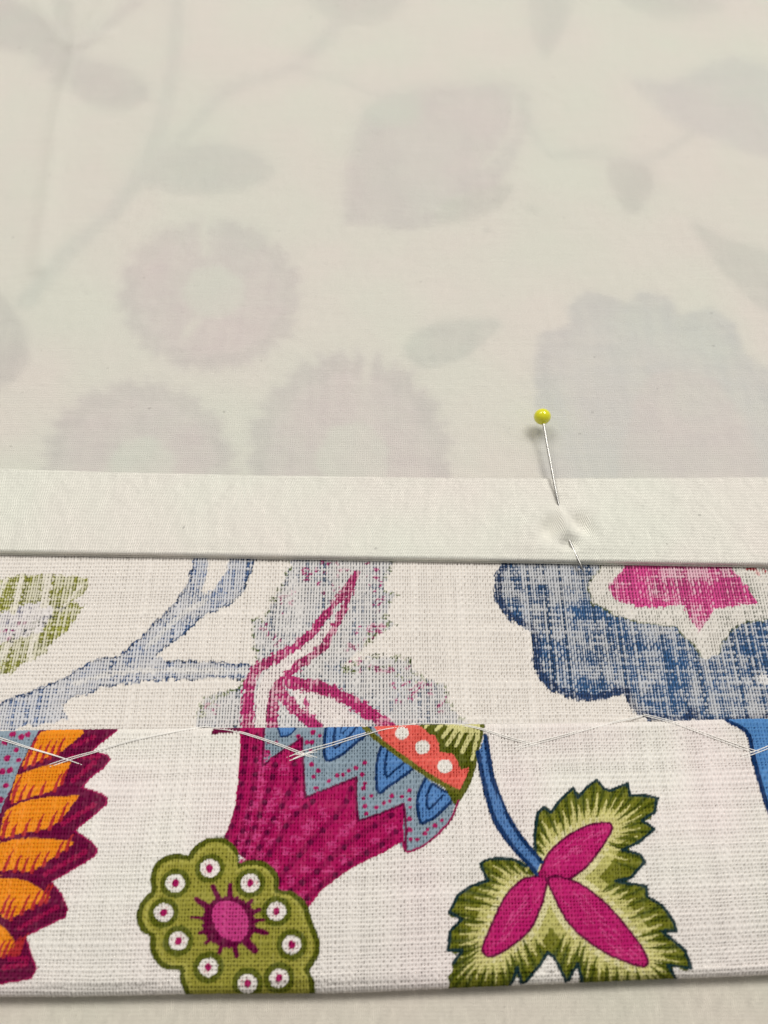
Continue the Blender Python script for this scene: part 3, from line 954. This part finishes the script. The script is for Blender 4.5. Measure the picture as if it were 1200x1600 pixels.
def fringe(cx, cy, rx, ry, seed):
    r_ = np.random.default_rng(seed)
    scallop(cx, cy, rx, ry, 17, 0.09, MVD, 0.4)
    for a in np.arange(0, 2 * math.pi, 2 * math.pi / 34):
        k0, k1 = 0.80, 1.0 + 0.05 * r_.random()
        Uc.line([(cx + rx * k0 * math.cos(a), cy + ry * k0 * math.sin(a)), (cx + rx * k1 * math.cos(a), cy + ry * k1 * math.sin(a))], 11, MVD if r_.random() < 0.7 else (150, 110, 142), smooth=False, w2=7)
    scallop(cx, cy, rx * 0.82, ry * 0.82, 13, 0.08, (186, 150, 178)); scallop(cx, cy, rx * 0.76, ry * 0.76, 13, 0.06, MV)
    for a in np.arange(0.1, 2 * math.pi, 2 * math.pi / 13):
        Uc.line([(cx + rx * 0.45 * math.cos(a), cy + ry * 0.45 * math.sin(a)), (cx + rx * 0.70 * math.cos(a), cy + ry * 0.70 * math.sin(a))], 6, (196, 166, 188), smooth=False)
    scallop(cx + 6, cy - 4, rx * 0.36, ry * 0.36, 7, 0.1, (190, 196, 192))


fringe(328, 460, 142, 118, 1); fringe(216, 735, 152, 140, 2); fringe(546, 722, 160, 172, 3)
Uc.line([(318, 348), (322, 395)], 14, WHT, bare=True, smooth=False); Uc.line([(292, 520), (310, 500)], 13, WHT, bare=True, smooth=False); Uc.line([(578, 556), (570, 595)], 12, WHT, bare=True, smooth=False)
big = [(850, 770), (838, 640), (836, 560), (845, 520), (890, 508), (888, 478), (915, 453), (955, 462), (978, 476), (1000, 455), (1045, 462), (1064, 492), (1110, 478), (1150, 505), (1165, 552), (1200, 575), (1235, 640), (1245, 770)]
Uc.poly(big, (106, 114, 152)); Uc.poly([(np.array(p) - (1040, 660)) * 0.86 + (1040, 668) for p in big], (140, 146, 174))
Uc.poly([(980, 770), (990, 640), (1020, 585), (1080, 580), (1140, 620), (1190, 770)], (164, 138, 166), smooth=True)
Uc.poly([(632, 545), (655, 515), (700, 500), (782, 500), (760, 530), (715, 562), (660, 575)], (128, 146, 142), smooth=True)
Uc.poly([(205, 275), (255, 242), (325, 222), (392, 236), (432, 268), (380, 296), (280, 302)], (142, 148, 152), smooth=True)
Uc.line([(225, 273), (330, 262), (420, 268)], 8, (150, 150, 140))
BRC = (162, 170, 170)
Uc.line([(40, 470), (110, 390), (185, 320), (235, 240), (262, 150), (275, 60), (282, -120)], 34, BRC, w2=26)
Uc.line([(215, 280), (300, 200), (360, 140), (460, 105), (540, 20), (560, -60)], 24, (164, 164, 168), w2=34)
Uc.line([(460, 110), (530, 125), (600, 150)], 16, BRC)
Uc.poly([(538, 350), (540, 265), (558, 200), (590, 150), (655, 138), (805, 132), (818, 175), (805, 235), (765, 290), (700, 332), (620, 352)], (150, 122, 150), smooth=False)
Uc.poly([(560, 180), (600, 145), (655, 140), (655, 190), (590, 200)], (150, 168, 166))
for a in np.linspace(0.0, 1.55, 15):
    Uc.oval(618 + 196 * math.cos(a), 152 + 194 * math.sin(a), 16, 13, (136, 104, 136), rot=a)
for a in np.linspace(0.06, 1.5, 22):
    Uc.line([(622 + 84 * math.cos(a), 150 + 82 * math.sin(a)), (622 + 172 * math.cos(a), 150 + 170 * math.sin(a))], 5, (192, 172, 188), smooth=False)
for r_ in (70, 188):
    for a in np.linspace(0.05, 1.5, int(r_ / 14)):
        Uc.oval(622 + r_ * math.cos(a) * 1.02, 150 + r_ * math.sin(a) * 0.98, 9, 6, (206, 192, 200), rot=a)
Uc.line([(806, 140), (795, 210), (750, 265)], 9, WHT, bare=True)
Uc.line([(815, 150), (850, 235), (920, 240), (1000, 252), (1060, 225), (1120, 170)], 18, BRC)
Uc.poly([(985, 125), (1040, 130), (1090, 110), (1150, 90), (1230, 130), (1260, 240), (1190, 245), (1110, 215), (1050, 190)], (156, 152, 172), smooth=True)
Uc.poly([(950, 255), (1010, 258), (1020, 300), (985, 335), (960, 300)], (116, 102, 106), smooth=True)
Uc.poly([(828, -60), (895, -40), (885, 40), (850, 92), (832, 50)], (136, 148, 146), smooth=True)
Uc.poly([(935, -30), (1030, -20), (1135, 6), (1080, 28), (1000, 20)], (140, 148, 146), smooth=True)
Uc.poly([(1080, 345), (1130, 370), (1260, 420), (1260, 500), (1190, 480), (1130, 420)], (140, 150, 142), smooth=True)
Uc.poly([(-60, 430), (-10, 450), (30, 500), (45, 560), (10, 600), (-60, 610)], (112, 96, 108), smooth=True)
Uc.poly([(-80, -30), (60, 20), (110, 80), (200, 110), (235, 150), (180, 175), (120, 150), (60, 90), (-80, 60)], (118, 88, 112), smooth=True)
Uc.line([(90, -60), (100, 40), (95, 130)], 40, (132, 136, 132))
Uc.line([(60, 105), (130, 70), (240, -20)], 26, (136, 116, 134))
Uc.poly([(440, -60), (640, -60), (620, 20), (560, 40), (500, 20)], (146, 150, 148), smooth=True)
Uc.poly([(680, 330), (730, 300), (800, 290), (770, 330), (700, 350)], (120, 126, 118), smooth=True)
Uc.dot(832, 327, 8, (100, 110, 100)); Uc.dot(760, 360, 8, (110, 116, 104))
nu, nv = 540, 430
gx = np.linspace(-PX, PX, nu); gy = np.linspace(BY1, PY1 - 1, nv)
GX, GY = np.meshgrid(gx, gy)
ux = GX + 0.9 * (noise2(GX, GY, 2.2, 90, 0.7) - 0.5); uy = GY + 0.5 * (noise2(GX, GY, 1.2, 91) - 0.5)
def blur(a, r):
    for axis in (0, 1):
        for _ in range(2):
            p = np.cumsum(np.concatenate([np.repeat(np.take(a, [0], axis), r + 1, axis), a, np.repeat(np.take(a, [-1], axis), r, axis)], axis), axis)
            n_ = a.shape[axis]
            a = (np.take(p, np.arange(2 * r + 1, n_ + 2 * r + 1), axis) - np.take(p, np.arange(0, n_), axis)) / (2 * r + 1)
    return a


Uc.col = blur(Uc.col * Uc.ink[..., None], 1); Uc.ink = blur(Uc.ink, 1)
c_, ink, _, _ = Uc.sample(ux, uy)
col = c_ / np.maximum(ink, 1e-6)[..., None]
st = (0.55 + 0.45 * noise2(GX, GY, 1.0, 92, 6.0)) * (0.6 + 0.4 * noise2(GX, GY, 6.0, 93, 0.9))
dye = ink * np.clip(0.02 + 1.05 * st, 0, 0.9)
C = CLOTH * (1 - dye[..., None]) + col * dye[..., None]
mesh_obj('covered_panel', np.stack([GX, GY, -0.05 + 0 * GX], -1).reshape(-1, 3), grid_faces(nu, nv), M_LINEN, curtain, cols=C.reshape(-1, 3))

# =================================================================== the lining
lining = empty('lining', (0, 0, 0))
tag(lining, 'plain cream cotton lining laid over the curtain, its folded hem pinned', 'lining')
LZ = 0.42
bt_x, bt_y = unproj([0, 250, 500, 700, 900, 1200], [733, 738, 744, 747, 748, 745], 1.15)
BTOP = np.polyfit(bt_x, bt_y, 2)
bb_x, bb_y = unproj([0, 250, 500, 800, 1000, 1200], [866, 870, 874, 879, 883, 885.5], 0.15)
BBOT = np.polyfit(bb_x, bb_y, 1)

PIN_IN = np.array([*[float(v) for v in unproj(873, 789, 1.45)]])
PIN_OUT = np.array([*[float(v) for v in unproj(889, 843, 1.35)]])


def pucker(X, Y):
    """cloth drawn up over the pin between the two holes, pulled down beside them"""
    mid = (PIN_IN + PIN_OUT) / 2
    ax = PIN_OUT - PIN_IN
    L = np.hypot(*ax); ax = ax / L
    a = (X - mid[0]) * ax[0] + (Y - mid[1]) * ax[1]
    b = -(X - mid[0]) * ax[1] + (Y - mid[1]) * ax[0]
    z = 0.60 * np.exp(-(b / 0.8) ** 2) * np.exp(-(a / (L * 0.42)) ** 2)
    z = z - 1.05 * np.exp(-((a - L * 0.60) / 1.2) ** 2 - (b / 2.0) ** 2)
    z = z - 0.28 * np.exp(-((a + L * 0.55) / 1.2) ** 2 - (b / 1.6) ** 2)
    for sg_, off, am in [(1, 2.4, 1.4), (-1, 2.6, 1.5)]:                  # drag lines fanning from the far hole
        c = b - sg_ * off - 0.25 * sg_ * a
        z = z - am * np.exp(-(c / 1.5) ** 2) * np.exp(-((a - 0.9) / 2.3) ** 2)
    z = z + 0.75 * np.exp(-((a - L * 0.1) / 5.0) ** 2 - (b / 8.0) ** 2)
    return z


def crease(X, Y, pts, amp, wd, z=LZ):
    P = spline(np.stack(unproj([p[0] for p in pts], [p[1] for p in pts], z), 1), False, 5)
    best = np.full(X.shape, 1e9)
    for i in range(len(P) - 1):
        d = P[i + 1] - P[i]
        t = np.clip(((X - P[i, 0]) * d[0] + (Y - P[i, 1]) * d[1]) / (d @ d), 0, 1)
        best = np.minimum(best, np.hypot(X - P[i, 0] - t * d[0], Y - P[i, 1] - t * d[1]))
    return amp * np.exp(-(best / wd) ** 2)


# panel
nu, nv = 400, 300
uu = np.linspace(-PX, PX, nu)
vv = np.linspace(0, 1, nv) ** 1.15
UU, VV = np.meshgrid(uu, vv)
y0 = np.polyval(BTOP, np.clip(UU, -90, 90)) - 1.5
YY = y0 + (PY1 - 4 - y0) * VV
ZZ = LZ + 0.35 * (noise2(UU, YY, 30, 101) - 0.35) * sm(0, 12, YY - y0) + 0.06 * (noise2(UU, YY, 7, 102) - 0.5)
ZZ = np.maximum(ZZ, 0.22) + 1.1 * sm(40, 120, YY - y0) + 0.8 * (noise2(UU, YY, 38, 103) - 0.4) * sm(25, 90, YY - y0) + 0.25 * (noise2(UU + 0.6 * YY, YY, 14, 104, 60) - 0.5) * sm(5, 40, YY - y0)
ZZ = ZZ + crease(UU, YY, [(185, -20), (150, 35), (122, 75), (112, 120), (96, 180), (62, 420)], 0.65, 2.0)
ZZ = ZZ + crease(UU, YY, [(60, 10), (90, 60), (120, 78), (170, 60)], 0.4, 1.8)
mesh_obj('panel', np.stack([UU, YY, ZZ], -1).reshape(-1, 3), grid_faces(nu, nv), M_LINING, lining)

# folded hem band: a cross-section swept along the hem
nu = 820
uu = np.linspace(-125, 125, nu)
prof_f = np.concatenate([[0, 0, 0.004, 0.012], np.linspace(0.03, 0.93, 62)])
prof_dz = np.concatenate([[-0.55, -0.12, -0.03, 0], np.zeros(62)])
RB = 0.52
arc = np.linspace(0.12, math.pi * 0.95, 14)
rows = []
for f, dz in zip(prof_f, prof_dz):
    t = np.polyval(BTOP, np.clip(uu, -95, 95)); b = np.polyval(BBOT, uu)
    y = t + (b + RB - t) * (f / 0.93)
    z = LZ + 0.80 + dz + 0.10 * sm(0.0, 0.6, f) + 0.22 * (noise2(uu, y, 22, 111) - 0.5) * sm(0, 0.25, f) * sm(0.93, 0.75, f) - 0.10 * sm(0.80, 0.93, f)
    z = z + pucker(uu, y) * sm(0.0, 0.12, f) * (1 - 0.8 * sm(0.80, 0.93, f))
    z = np.where(f > 0.01, np.maximum(z, 0.40 + 0.12 * (z - 0.4)), z)
    rows.append(np.stack([uu, y, z], -1))
zt = rows[-1][:, 2]
for a in arc:
    b = np.polyval(BBOT, uu)
    y = b + RB - RB * np.sin(a) * 1.0
    z = zt - RB + RB * np.cos(a)
    rows.append(np.stack([uu, y, z], -1))
R_ = np.array(rows)
mesh_obj('folded_hem', R_.reshape(-1, 3), grid_faces(nu, R_.shape[0])[:, ::-1], M_BAND, lining)
# turned-in under layer that peeks out below the fold
rows = []
for k, a in enumerate(np.linspace(0, math.pi, 8)):
    b = np.polyval(BBOT, uu) - 0.10 + 0.10 * (noise2(uu, uu * 0, 9, 120) - 0.5)
    rows.append(np.stack([uu, b + 0.10 - 0.12 * np.sin(a), 0.20 + 0.12 * np.cos(a) + 0 * uu], -1))
rows.insert(0, rows[0] + np.array([0, 3.0, 0.0]))
rows.append(rows[-1] + np.array([0, 3.0, 0.0]))
R_ = np.array(rows)
mesh_obj('turned_under_layer', R_.reshape(-1, 3), grid_faces(nu, R_.shape[0])[:, ::-1], M_BAND, lining)

# =================================================================== the pin
pin = empty('dressmaking_pin', (0, 0, 0))
tag(pin, 'steel pin with round yellow head pushed through the lining hem', 'pin')


def P3(px, py, z):
    x, y = unproj(px, py, z)
    return (float(x), float(y), z)


HC = np.array(P3(847.5, 651, 3.5))
path = [HC, P3(849.5, 663, 3.35), P3(855, 695, 2.95), P3(862, 732, 2.45), P3(868, 765, 2.0), P3(873, 789, 1.55), P3(878, 805, 1.18), P3(884, 825, 1.05), P3(889, 842, 1.05), P3(897, 861, 1.15), P3(905, 878, 1.10), P3(912.5, 895, 0.80)]
P = spline(path, False, 6)
n = len(P)
rad = np.full(n, 0.215)
rad[-6:] = np.linspace(0.215, 0.04, 6)
V_, F_ = tube(P, rad, 14)
mesh_py('shaft', V_, F_, M_STEEL, pin)
# head: slightly flattened glass bead with a small drip collar where it grips the wire
ax = np.array(path[1]) - HC; ax /= np.linalg.norm(ax)
prof = [(t, math.sin(t)) for t in np.linspace(0, math.pi, 26)]
cen_, rr = [], []
for t, s_ in prof:
    z = -math.cos(t) * 1.40
    r = 1.50 * s_
    if t > math.pi * 0.88:
        r = max(r, 0.36)
    cen_.append(HC + ax * z); rr.append(max(r, 0.02))
cen_.append(HC + ax * 1.52); rr.append(0.30)
V_, F_ = tube(np.array(cen_), np.array(rr), 40)
mesh_py('head', V_, F_, M_YELLOW, pin)

# =================================================================== herringbone stitches
def hem_z(px, py, lift):
    if lift is None:
        lift = 0.0
    x, s = hem_inv([px], [py])
    if s[0] > 0.15:
        y, z = hem_surface(x, s)
        return np.array([x[0], y[0], z[0] + 0.20 + lift])
    x, y = unproj(px, py, 0.2)
    return np.array([float(x), float(y), 0.22 + lift])


def stitch(name, strands, label):
    V_all, F_all = [], []
    for pts in strands:
        m = len(pts)
        W_ = []
        for i, p in enumerate(pts):
            t = i / (m - 1)
            lift = 0.05 * math.sin(math.pi * t) + (-0.10 if i in (0, m - 1) else 0.0)
            W_.append(hem_z(p[0], p[1], lift))
        Pp = spline(W_, False, 8)
        v, f = tube(Pp, 0.066, 7)
        off = sum(len(a) for a in V_all)
        V_all.append(v); F_all += [tuple(i + off for i in q) for q in f]
    o = mesh_py(name, np.concatenate(V_all), F_all, M_THREAD, curtain)
    return o


def off(pts, dx, dy, dx2=None, dy2=None):
    m = len(pts)
    dx2 = dx if dx2 is None else dx2; dy2 = dy if dy2 is None else dy2
    return [(p[0] + dx + (dx2 - dx) * i / (m - 1), p[1] + dy + (dy2 - dy) * i / (m - 1)) for i, p in enumerate(pts)]


ST = [
    [[(-40, 1143), (0, 1153), (45, 1168), (90, 1182), (130, 1196)], (0, 4.5, -6, -2.5)],
    [[(74, 1196), (112, 1184), (153, 1173), (207, 1157), (287, 1141), (322, 1135)], (4, 2.8, -8, 2.0)],
    [[(318, 1135), (352, 1139), (383, 1146), (433, 1162), (473, 1177), (496, 1184)], (2, 2.6, -8, 0)],
    [[(448, 1184), (477, 1173), (517, 1162), (560, 1149), (605, 1137), (650, 1131)], (8, 3.0, -4, 3)],
    [[(640, 1130), (700, 1131), (740, 1136), (775, 1146), (812, 1157), (860, 1168)], (6, 2.8, -9, 0.5)],
    [[(803, 1168), (833, 1161), (887, 1147), (950, 1130), (1008, 1117)], (5, 2.6, -4, 2.5)],
    [[(1005, 1115), (1054, 1129), (1117, 1152), (1171, 1171), (1186, 1174)], (2, 3.0, -6, 2)],
    [[(1158, 1181), (1185, 1172), (1215, 1160), (1260, 1142), (1290, 1130)], (5, 2.8, 0, 2)],
]
for k, (pts, o) in enumerate(ST):
    strands = [pts, off(pts, *o)]
    if k == 3:
        strands.append([(452, 1189), (472, 1182), (492, 1173)])
        strands.append([(460, 1180), (478, 1178), (497, 1175)])
    stitch('stitch', strands, None)

# =================================================================== table cover
n = 90
g = np.sinh(np.linspace(-4.2, 4.2, n)) / np.sinh(4.2) * 700
GX, GY = np.meshgrid(g, g)
GZ = Z_TABLE + 0.25 * (noise2(GX, GY, 26, 130) - 0.5) * np.exp(-(np.hypot(GX, GY) / 260) ** 2)
tb = mesh_obj('table_cover', np.stack([GX, GY, GZ], -1).reshape(-1, 3), grid_faces(n, n), M_COVER)
tag(tb, 'cream ribbed cloth covering the work table under the curtain', None, None, 'structure')
